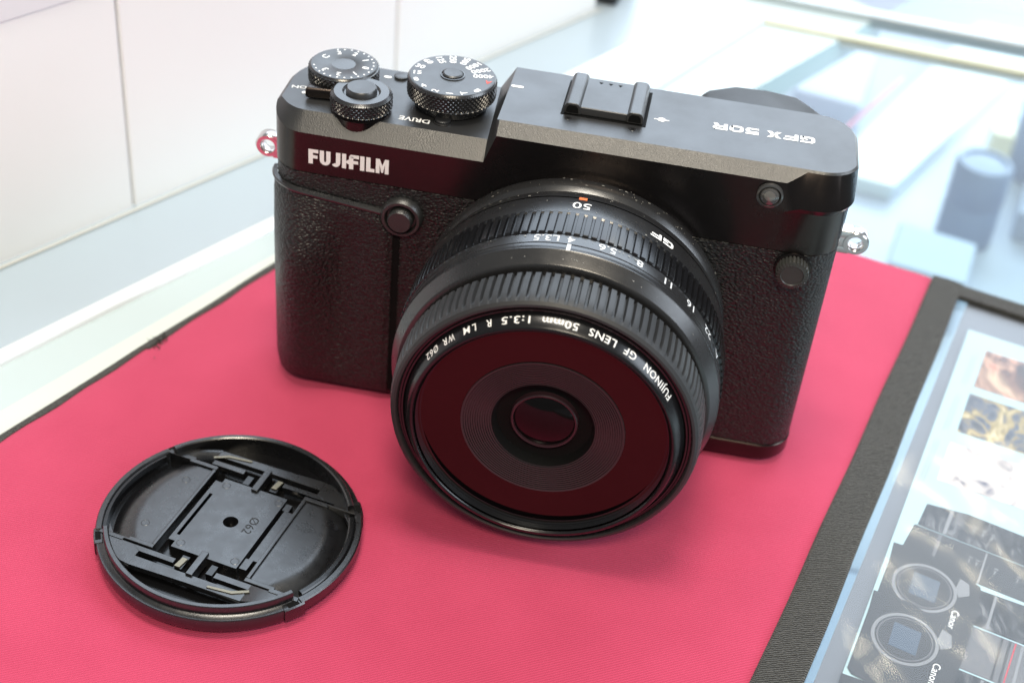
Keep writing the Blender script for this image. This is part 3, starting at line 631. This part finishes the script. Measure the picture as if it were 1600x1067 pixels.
LL([(41.4, 27.4), (41.75, 27.7), (41.8, 28.2), (41.8, 31.3), (41.5, 31.45), (41.5, 31.65), (41.8, 31.8), (41.8, 33.6), (41.95, 33.9), (41.9, 34.15)], 220).build('scale_band', LENSP, lens)
LL([(41.9, 34.1), (41.6, 34.35), (39.9, 37.5), (39.5, 37.8), (38.0, 37.8), (36.8, 37.6), (36.8, 40.5)], 220).build('satin_bevel', LENSP, lens)
nf = 106
LL([(36.9, 39.2), (38.4, 39.25), (38.85, 39.7), (38.9, 41), (38.9, 43), (38.85, 45), (38.8, 46.5), (38.65, 47.8), (38.4, 49.0), (38.0, 50.0), (37.3, 50.6), (36.7, 50.7), (36.4, 50.3), (36.3, 49.0)], nf * 12,
   mod=ribs(nf, 1.05, .6, 39.15, 49.3, 2.4)).build('focus_ring', RUBBER, lens, smooth=18)
LL([(36.6, 49.0), (36.2, 49.5), (35.7, 49.5), (35.4, 49.9), (35.0, 49.9), (34.7, 49.3)], 200).build('step_ring', LENSG, lens)
fr_ = LL([(34.9, 49.0), (34.65, 50.0), (33.0, 53.1), (32.6, 53.4), (32.1, 53.4), (31.8, 53.15), (31.7, 52.8)], 220).build('front_ring', LENSG, lens)
thr = []
for k in range(4): thr += [(31.25, 52.7 - k * .55), (31.65, 52.42 - k * .55)]
thr += [(31.2, 50.6), (30.9, 50.3), (30.2, 50.15)]
LL(thr, 200).build('filter_thread', LENSG, lens)
LL([(31.0, 50.5), (30.6, 50.2), (30.2, 50.2), (20.4, 50.2), (20.3, 50.4)], 200).build('front_plate', GLOSSB, lens)
gp = [(20.4, 50.3), (20.3, 50.55)]
for k in range(12):
    r = 20.1 - k * .58; gp += [(r, 50.5 - k * .09), (r - .30, 50.46 - k * .09), (r - .34, 50.12 - k * .09), (r - .54, 50.12 - k * .09)]
gp += [(13.1, 49.4), (12.8, 49.3)]
LL(gp, 180).build('grooved_ring', simple('ridged_grey_ring', (.024, .022, .024), .40), lens, smooth=30)
LL([(12.85, 49.4), (12.5, 48.6), (12.0, 46.8), (9.6, 46.2), (8.2, 46.6)], 120).build('inner_cone', DARK, lens)
LL([(8.7, 46.3), (8.4, 47.6), (8.1, 47.8), (7.75, 47.7), (7.6, 47.2)], 100).build('element_ring', simple('reddish_black_ring', (.03, .014, .018), .3), lens)
g = []
for k in range(13): a = k / 12; g.append((7.75 * (1 - a) + .001, 47.1 + 1.5 * (1 - (1 - a) ** 2)))
LL(g, 96).build('front_element', LENSGLASS, lens)
def lt(txt, size, ang, d, r, slope=0., parent=lens, mat=WHITE, name='lens_lettering', mb=None, **kw):
    """text on the barrel; reads from behind the camera"""
    own = mb is None; mm = mb or MB(); a0 = math.radians(ang)
    put_text(mm, txt, size, lambda u, v: LP(r + .05 - slope * (v - size * .35), a0 - u / r, d + (v - size * .35)), **kw)
    if own: return mm.build(name, mat, parent)
lt('50', 3.8, .1, 14.2, 41.7, bold=.015, xs=1.3)
mm = MB(); wide(mm, 'GF', 2.3, lambda u, v: LP(41.77, math.radians(34.9) - u / 41.7, 13.2 + v), W=1.4, gap=.25); mm.build('lens_lettering', WHITE, lens)
mm = MB(); mm.lathe([(41.5, 10.4), (41.72, 10.4), (41.72, 11.4), (41.6, 11.4)], 4, LP, math.radians(-1.5), math.radians(1.3)); mm.build('mount_index', ORANGE, lens)
mm = MB()
for t, a in (('3.5', -10.0), ('L', -5.4), ('4', -.5), ('5.6', 11.8), ('8', 23.5), ('11', 35.2), ('16', 46.9), ('22', 58.6), ('A', 68.4)):
    lt(t, 3.45, a, 29.6, 41.8, mb=mm, bold=.02, xs=1.12, mat=GREYP)
mm.build('aperture_numerals', simple('pale_grey_print', (.74, .75, .76), .5), lens)
mm = MB(); mm.lathe([(41.7, 31.6), (41.93, 31.6), (41.93, 33.85), (42.0, 34.0), (42.0, 34.2), (41.8, 34.2)], 3, LP, math.radians(-1.3), math.radians(-.1)); mm.build('aperture_index', WHITE, lens)
random.seed(11); mm = MB()
for k in range(150):
    a = random.gauss(.1, .75); d, r = random.choice([(2.5, 41.0), (3.4, 40.9), (8.5, 41.15), (13.5, 41.7), (16.5, 41.7), (1.2, 40.9), (36.0, 40.75), (29.0, 41.85)]); d += random.uniform(-.6, .6); q = random.uniform(.05, .12); l = random.choice([1, 1, 1, 3]); w_ = q / 40
    mm.face(*[mm.vert(LP(r + .14, a + u * w_, d + v * q)) for u, v in ((-l, -.7), (l * .8, -1), (l, .8), (-l * .7, 1))])
tag(mm.build('dust', simple('pale_dust', (.42, .40, .36), .9), lens), kind='stuff')
mm = MB(); sl = (34.65 - 33.0) / (53.1 - 50.0)
for t, b0, b1 in (('FUJINON', 58.8, 40.4), ('GF', 35.4, 29.6), ('LENS', 25.5, 13.8), ('50mm', 9.4, -5.0), ('1:3.5', -9.8, -21.4), ('R', -25.7, -27.9), ('L', -32.5, -34.3), ('M', -35.4, -38.4), ('W', -43.0, -46.3), ('R', -47.2, -49.4), ('\u00d8', -52.5, -55.2), ('62', -55.8, -60.2)):
    vs, fs = glyphs(t, 2.35, bold=.018, align='LEFT', space=1.08)
    x0 = min(v[0] for v in vs); x1 = max(v[0] for v in vs); base = len(mm.v)
    for u, v in vs:
        ang = math.radians(b0 + (b1 - b0) * (u - x0) / (x1 - x0)); d = 51.6 + (v - .8); mm.vert(LP(34.65 - (d - 50.0) * sl + .05, ang, d))
    for f in fs: mm.face(*[base + i for i in f])
mm.build('front_lettering', WHITE, fr_)
# ================================================================== LENS CAP (lying inner side up)
ORG[0] = Vector((0, 0, 0)); CC = (-65.0, -63.6)
capr = thing('lens_cap', 'round black pinch lens cap lying inner side up on the pink mat', 'lens cap', (*CC, 0.0), rot=math.radians(-10.45))
capr.rotation_euler = (math.radians(-1.0), 0, math.radians(-10.45)); capr.location = Vector((*CC, .55)) * S
def A(r, a0, a1, n=40): return [(r * math.cos(math.radians(a0 + (a1 - a0) * i / n)), r * math.sin(math.radians(a0 + (a1 - a0) * i / n))) for i in range(n + 1)]
def ringsec(mb, r0, r1, a0, a1, z0, z1, n=48): return mb.prism(A(r1, a0, a1, n) + A(r0, a1, a0, n), z0, z1)
# base: face plate plus outer wall
m = MB(); m.lathe([(.01, 0), (31.4, 0), (32.1, .3), (32.5, .9), (32.6, 2.0), (31.2, 2.1), (.01, 1.2)], 140); m.build('face_plate', CAPGLOSS, capr)
# two fixed side walls
for s_ in (0, 180):
    m = MB(); a = 30.5
    m.lathe([(32.6, 1.5), (32.9, 2.0), (33.0, 4.9), (32.7, 5.3), (31.5, 5.35), (31.2, 5.1), (31.1, 4.2), (31.1, 1.5)], 60, None, math.radians(s_ - a), math.radians(s_ + a)); m.build('side_wall', CAPM, capr, smooth=35)
    m = MB()
    if s_: m.lathe([(31.2, 4.9), (30.4, 4.9), (30.2, 1.5), (31.2, 1.5)], 60, None, math.radians(s_ - 28), math.radians(s_ + 28))
    else: m.lathe([(31.2, 5.0), (30.8, 5.5), (29.9, 5.5), (29.5, 5.2), (29.4, 1.5), (31.2, 1.5)], 60, None, math.radians(s_ - 28), math.radians(s_ + 28))
    m.build('inner_wall', CAPGLOSS, capr, smooth=35)
    # D-shaped tray: flat inside, falling towards the wall
    m = MB(); c, s2 = math.cos(math.radians(s_)), math.sin(math.radians(s_)); NR = []
    for j in range(41):
        y = -15.0 + 30.6 * j / 40; xr = math.sqrt(29.6 ** 2 - y * y); row = []
        for k in range(21):
            x = 13.2 + (xr - 13.2) * k / 20; rr = math.hypot(x, y); z = 4.55 - 2.9 * max(0, (rr - 23.3) / 6.3) ** 1.5
            if k == 0: z = 4.55
            row.append(m.vert((x * c - y * s2, x * s2 + y * c, z)))
        NR.append(row)
    for p_, q_ in zip(NR, NR[1:]): m.loop_faces(p_, q_, False)
    fl = [[m.vert((m.v[r_[0]][0], m.v[r_[0]][1], 1.5)) for r_ in NR]]
    m.loop_faces([r_[0] for r_ in NR], fl[0], False)
    m.build('tray', CAPM, capr, smooth=50)
    # ridge frames at the tray ends
    m = MB()
    for yy in (-15.9, 15.6):
        m.prism([(x * c - y * s2, x * s2 + y * c) for x, y in ((12.6, yy - .6), (19.5, yy - .6), (19.5, yy - 1.3 if yy < 0 else yy + .1), (27.3, yy - 1.3 if yy < 0 else yy + .1), (27.3, yy + .1 if yy < 0 else yy + 1.4), (20.6, yy + .1 if yy < 0 else yy + 1.4), (20.6, yy + .7), (12.6, yy + .7))][::1], 1.4, 5.15)
    m.prism([(x * c - y * s2, x * s2 + y * c) for x, y in ((12.6, -15.2), (13.6, -15.2), (13.6, 15.0), (12.6, 15.0))], 1.4, 5.1)
    m.build('tray_ridge', CAPM, capr, bevel=.15)
    # side blocks with sockets near the clip ends
    for ang in (s_ - 34, s_ + 34):
        m = MB(); m.lathe([(30.2, .8), (33.2, .8), (33.4, 1.2), (33.4, 4.6), (33.1, 4.9), (31.4, 4.9)], 8, None, math.radians(ang - 4.6), math.radians(ang + 4.6)); m.build('stop_block', CAPM, capr)
        m = MB(); m.prism(A(33.0, ang - 2.6, ang + 2.6, 4) + A(31.6, ang + 2.6, ang - 2.6, 4), 4.85, 4.95); m.build('socket', DARK, capr)
# centre plate with hole and slots
m = MB(); hole = A(1.95, 0, 360, 40)[:-1]
out = [(-10.6, -13.4), (10.4, -13.4), (10.4, 13.4), (-8.9, 13.4), (-8.9, 11.6), (-10.6, 11.6)]
def plate_with_hole(mb, W0, W1, H0, H1, hole, z0, z1):
    n = len(hole); O = []
    for x, y in hole:
        k = min((W1 if x > 0 else W0) / x if abs(x) > 1e-6 else 1e9, (H1 if y > 0 else H0) / y if abs(y) > 1e-6 else 1e9); O.append((x * k, y * k))
    a = [mb.vert((x, y, z1)) for x, y in O]; b = [mb.vert((x, y, z1)) for x, y in hole]; c = [mb.vert((x, y, z0)) for x, y in O]; d = [mb.vert((x, y, z0)) for x, y in hole]
    mb.loop_faces(a, b); mb.loop_faces(a, c); mb.loop_faces(b, d)
NH = 40; hole = [(1.95 * math.cos(2 * pi * i / NH), 1.95 * math.sin(2 * pi * i / NH)) for i in range(NH)]
# add exact corners by snapping nearest rays
plate_with_hole(m, -9.0, 9.0, -9.0, 9.0, hole, 1.4, 4.9)
m.box(-9.0, 9.0, 9.0, 13.4, 1.4, 4.9); m.box(-9.0, 9.0, -13.6, -9.0, 1.4, 4.9)
m.box(-10.9, -9.9, -11.6, 11.8, 1.4, 4.9); m.box(-9.9, -9.0, 7.0, 11.8, 1.4, 4.9); m.box(-9.9, -9.0, -11.6, -9.4, 1.4, 4.9)
m.build('centre_plate', CAPM, capr)
m = MB(); m.box(10.0, 12.4, -9.0, 9.8, 1.4, 4.3); m.box(9.2, 11.2, -12.6, -9.0, 1.4, 4.3); m.box(9.2, 11.0, 9.8, 12.4, 1.4, 4.3); m.build('side_tongue', CAPM, capr)
m = MB(); put_text(m, '\u00d862', 3.4, lambda u, v: (5.2 + v * 1.0 - 1.2, 1.0 - u, 4.93), bold=-.005, xs=1.0); m.build('lettering', simple('embossed_grey', (.004, .004, .004), .6), capr)
# emboss of the size mark raised by a hair, and four ejector marks
m = MB()
for x, y in ((-7.4, 11.2), (7.6, 11.2), (-7.4, -11.6), (7.6, -11.6), (-18, 9), (-19, -9)): m.lathe([(.95, 0), (1.02, .04), (1.1, .0)], 24, lambda r, a, h, x=x, y=y: (x + r * math.cos(a), y + r * math.sin(a), (4.9 if abs(x) < 10 else 4.56) + h), cap=False)
m.build('ejector_mark', CAPM, capr)
# two pinch clips
for s_ in (0, 180):
    c, s2 = math.cos(math.radians(s_)), math.sin(math.radians(s_))
    def T(P): return [(x * c - y * s2, x * s2 + y * c) for x, y in P]
    m = MB(); a0, a1 = 212.5, 327.5
    m.lathe([(32.0, .7), (32.7, .9), (33.0, 1.6), (33.0, 4.4), (32.8, 4.7), (31.3, 4.75), (31.1, 4.9), (31.0, 6.9), (30.8, 7.2), (29.9, 7.2), (29.6, 6.9), (29.5, 1.4)], 70, None, math.radians(a0 + s_), math.radians(a1 + s_))
    clip = m.build('release_clip', CAPM, capr, smooth=35)
    m = MB()
    Z0, Z1 = 3.4, 5.0
    # chord plate between y=-17 and the crescent, cut by slots
    m.prism(T([(-25.0, -16.9), (-17.6, -16.9), (-17.6, -22.9), (-21.4, -20.8)]), Z0, Z1); m.prism(T([(-17.6, -16.9), (-15.0, -18.4), (-15.0, -23.3), (-17.6, -22.9)]), Z0, Z1)
    m.prism(T([(-17.6, -16.9), (-5.6, -16.9), (-5.6, -18.4), (-14.9, -18.4)]), Z0, Z1)
    m.prism(T([(-15.0, -20.2), (15.0, -20.2), (15.0, -22.6), (0, -22.8), (-15.0, -23.3)]), Z0, Z1)
    m.prism(T([(5.6, -16.9), (15.0, -16.9), (15.0, -18.6), (5.6, -18.6)]), Z0, Z1); m.prism(T([(15.0, -16.9), (24.2, -16.9), (22.6, -19.8), (15.0, -22.6)]), Z0, Z1)
    m.build('clip_plate', CAPM, clip, bevel=.12)
    m = MB(); m.box(-.9, .9, -20.6, -12.2, 2.4, 5.6, lambda x, y, z: (x * c - y * s2, x * s2 + y * c, z)); m.build('clip_tongue', CAPM, clip, bevel=.15)
    m = MB(); m.prism(T([(-27.4, -12.0), (-25.2, -16.2), (-22.3, -21.0), (-20.6, -20.0), (-23.8, -15.6)]), 2.6, 4.3); m.build('clip_end', CAPM, clip, bevel=.15)
    m = MB(); m.box(-4.9, -3.0, -19.0, -14.6, 2.0, 4.4, lambda x, y, z: (x * c - y * s2, x * s2 + y * c, z)); m.box(2.9, 4.6, -17.6, -14.4, 2.0, 4.2, lambda x, y, z: (x * c - y * s2, x * s2 + y * c, z)); m.build('spring_post', CAPGLOSS, capr)
    m = MB(); m.prism(T([(-5.0, -18.8), (-3.6, -18.8), (-3.1, -15.6), (-4.5, -15.6)]), 4.4, 4.75)
    m.prism(T([(5.8, -22.2), (12.2, -21.5), (15.8, -19.4), (15.4, -18.8), (11.8, -20.8), (5.8, -21.6)]), 5.05, 5.25); m.build('spring', SPRING, capr)
# ================================================================== THINGS SEEN THROUGH THE SHOWCASE GLASS
navy = simple('navy_lens_body', (.14, .19, .31), .4); bluebox = simple('blue_grey_box', (.22, .28, .42), .5); warm = simple('warm_cream_card', (.85, .78, .55), .5)
def cyl_thing(name, x, y, z0, r, h, mat, label, cat, group=None):
    ORG[0] = Vector((x, y, z0)); m = MB().lathe([(r * .92, 0), (r, 1), (r, h * .45), (r * .96, h * .47), (r * .96, h * .53), (r, h * .55), (r, h - 2), (r * .9, h), (r * .8, h), (r * .76, h - 1.5), (.01, h - .5)], 48, lambda q, a, hh: (x + q * math.cos(a), y + q * math.sin(a), z0 + hh)); return tag(m.build(name, mat), label, cat, group)
cyl_thing('display_lens', 188, 386, -150, 15, 48, navy, 'dark navy lens standing inside the showcase nearest the mat corner', 'lens')
cyl_thing('display_lens', 238, 470, -150, 20, 70, navy, 'dark lens standing at the right end inside the showcase behind the navy one', 'lens')
obj_box('product_box', [(138, 300), (176, 292), (184, 330), (146, 340)], -150, -118, simple('slate_blue_box', (.34, .41, .53), .5), 'slate blue box inside the showcase just beyond the far corner of the mat', 'box')
obj_box('product_box', [(228, 320), (300, 306), (312, 372), (240, 386)], -150, -112, simple('slate_box', (.17, .21, .30), .5), 'dark slate box inside the showcase at the right edge of the frame', 'box')
obj_box('product_box', [(90, 470), (128, 462), (142, 560), (104, 566)], -150, -120, simple('lilac_box', (.44, .47, .62), .5), 'lilac box lying at the back of the showcase behind the eyecup', 'box')
obj_box('product_box', [(214, 392), (262, 384), (270, 420), (222, 430)], -150, -132, simple('grey_blue_card_box', (.30, .35, .46), .5), 'low grey blue box inside the showcase behind the two standing lenses', 'box')
obj_box('dark_case', [(-40, 292), (-8, 286), (-2, 330), (-34, 336)], -2.4, 30, simple('black_case', (.01, .01, .012), .5), 'small black case standing at the far end of the white cabinet wall', 'case')
obj_box('white_board', [(112, 420), (150, 412), (260, 640), (214, 650)], -150, -140, simple('white_board', (.66, .74, .78), .3), 'long white board lying diagonally on the showcase shelf', 'board')
obj_box('price_card', [(206, 470), (222, 467), (224, 486), (208, 489)], -149.9, -128, warm, 'small cream price card standing behind the navy lens', 'card', bevel=.3)
def shop_camera(x, y, rot, mat, label):
    ORG[0] = Vector((0, 0, 0)); t = thing('display_camera', label, 'camera', (x, y, -150), rot=rot)
    MB().prism(rrect(-34, 34, -12, 12, 5), 0, 44).build('body', mat, t, bevel=2)
    MB().prism(rrect(-12, 12, -9, 9, 4), 44, 54).build('viewfinder_hump', mat, t, bevel=2)
    m = MB().lathe([(20, 0), (20, 14), (22, 15), (22, 30), (19, 31), (17, 27), (.01, 26)], 40, lambda r, a, h: (r * math.cos(a), -12 - h, 22 + r * math.sin(a))); m.build('lens', simple('shop_lens_black', (.02, .022, .028), .3), t)
    MB().box(-22, 22, -48, -47, 0, 14).build('price_tag', warm, t)
shop_camera(262, 470, -.4, simple('dark_blue_black_body', (.13, .15, .20), .5), 'dark camera standing in the showcase near the right edge with a cream price tag')
# ceiling spot lamps whose reflections show in the sleeve
def spot(q, w_):
    l = bpy.data.lights.new('ceiling_spotlight', 'POINT'); l.shadow_soft_size = .045; l.energy = w_; l.color = (1.0, .86, .58); o = bpy.data.objects.new('ceiling_spotlight', l); COL.objects.link(o); o.location = q
for x, y in ((.307, .674), (.282, .640), (.337, .541), (.36, .575)):
    C0 = Vector((.0297, -.3153, -.274)); P = Vector((x, y, .6)); spot(tuple(C0 + (P - C0) * 2.2), 1.6)
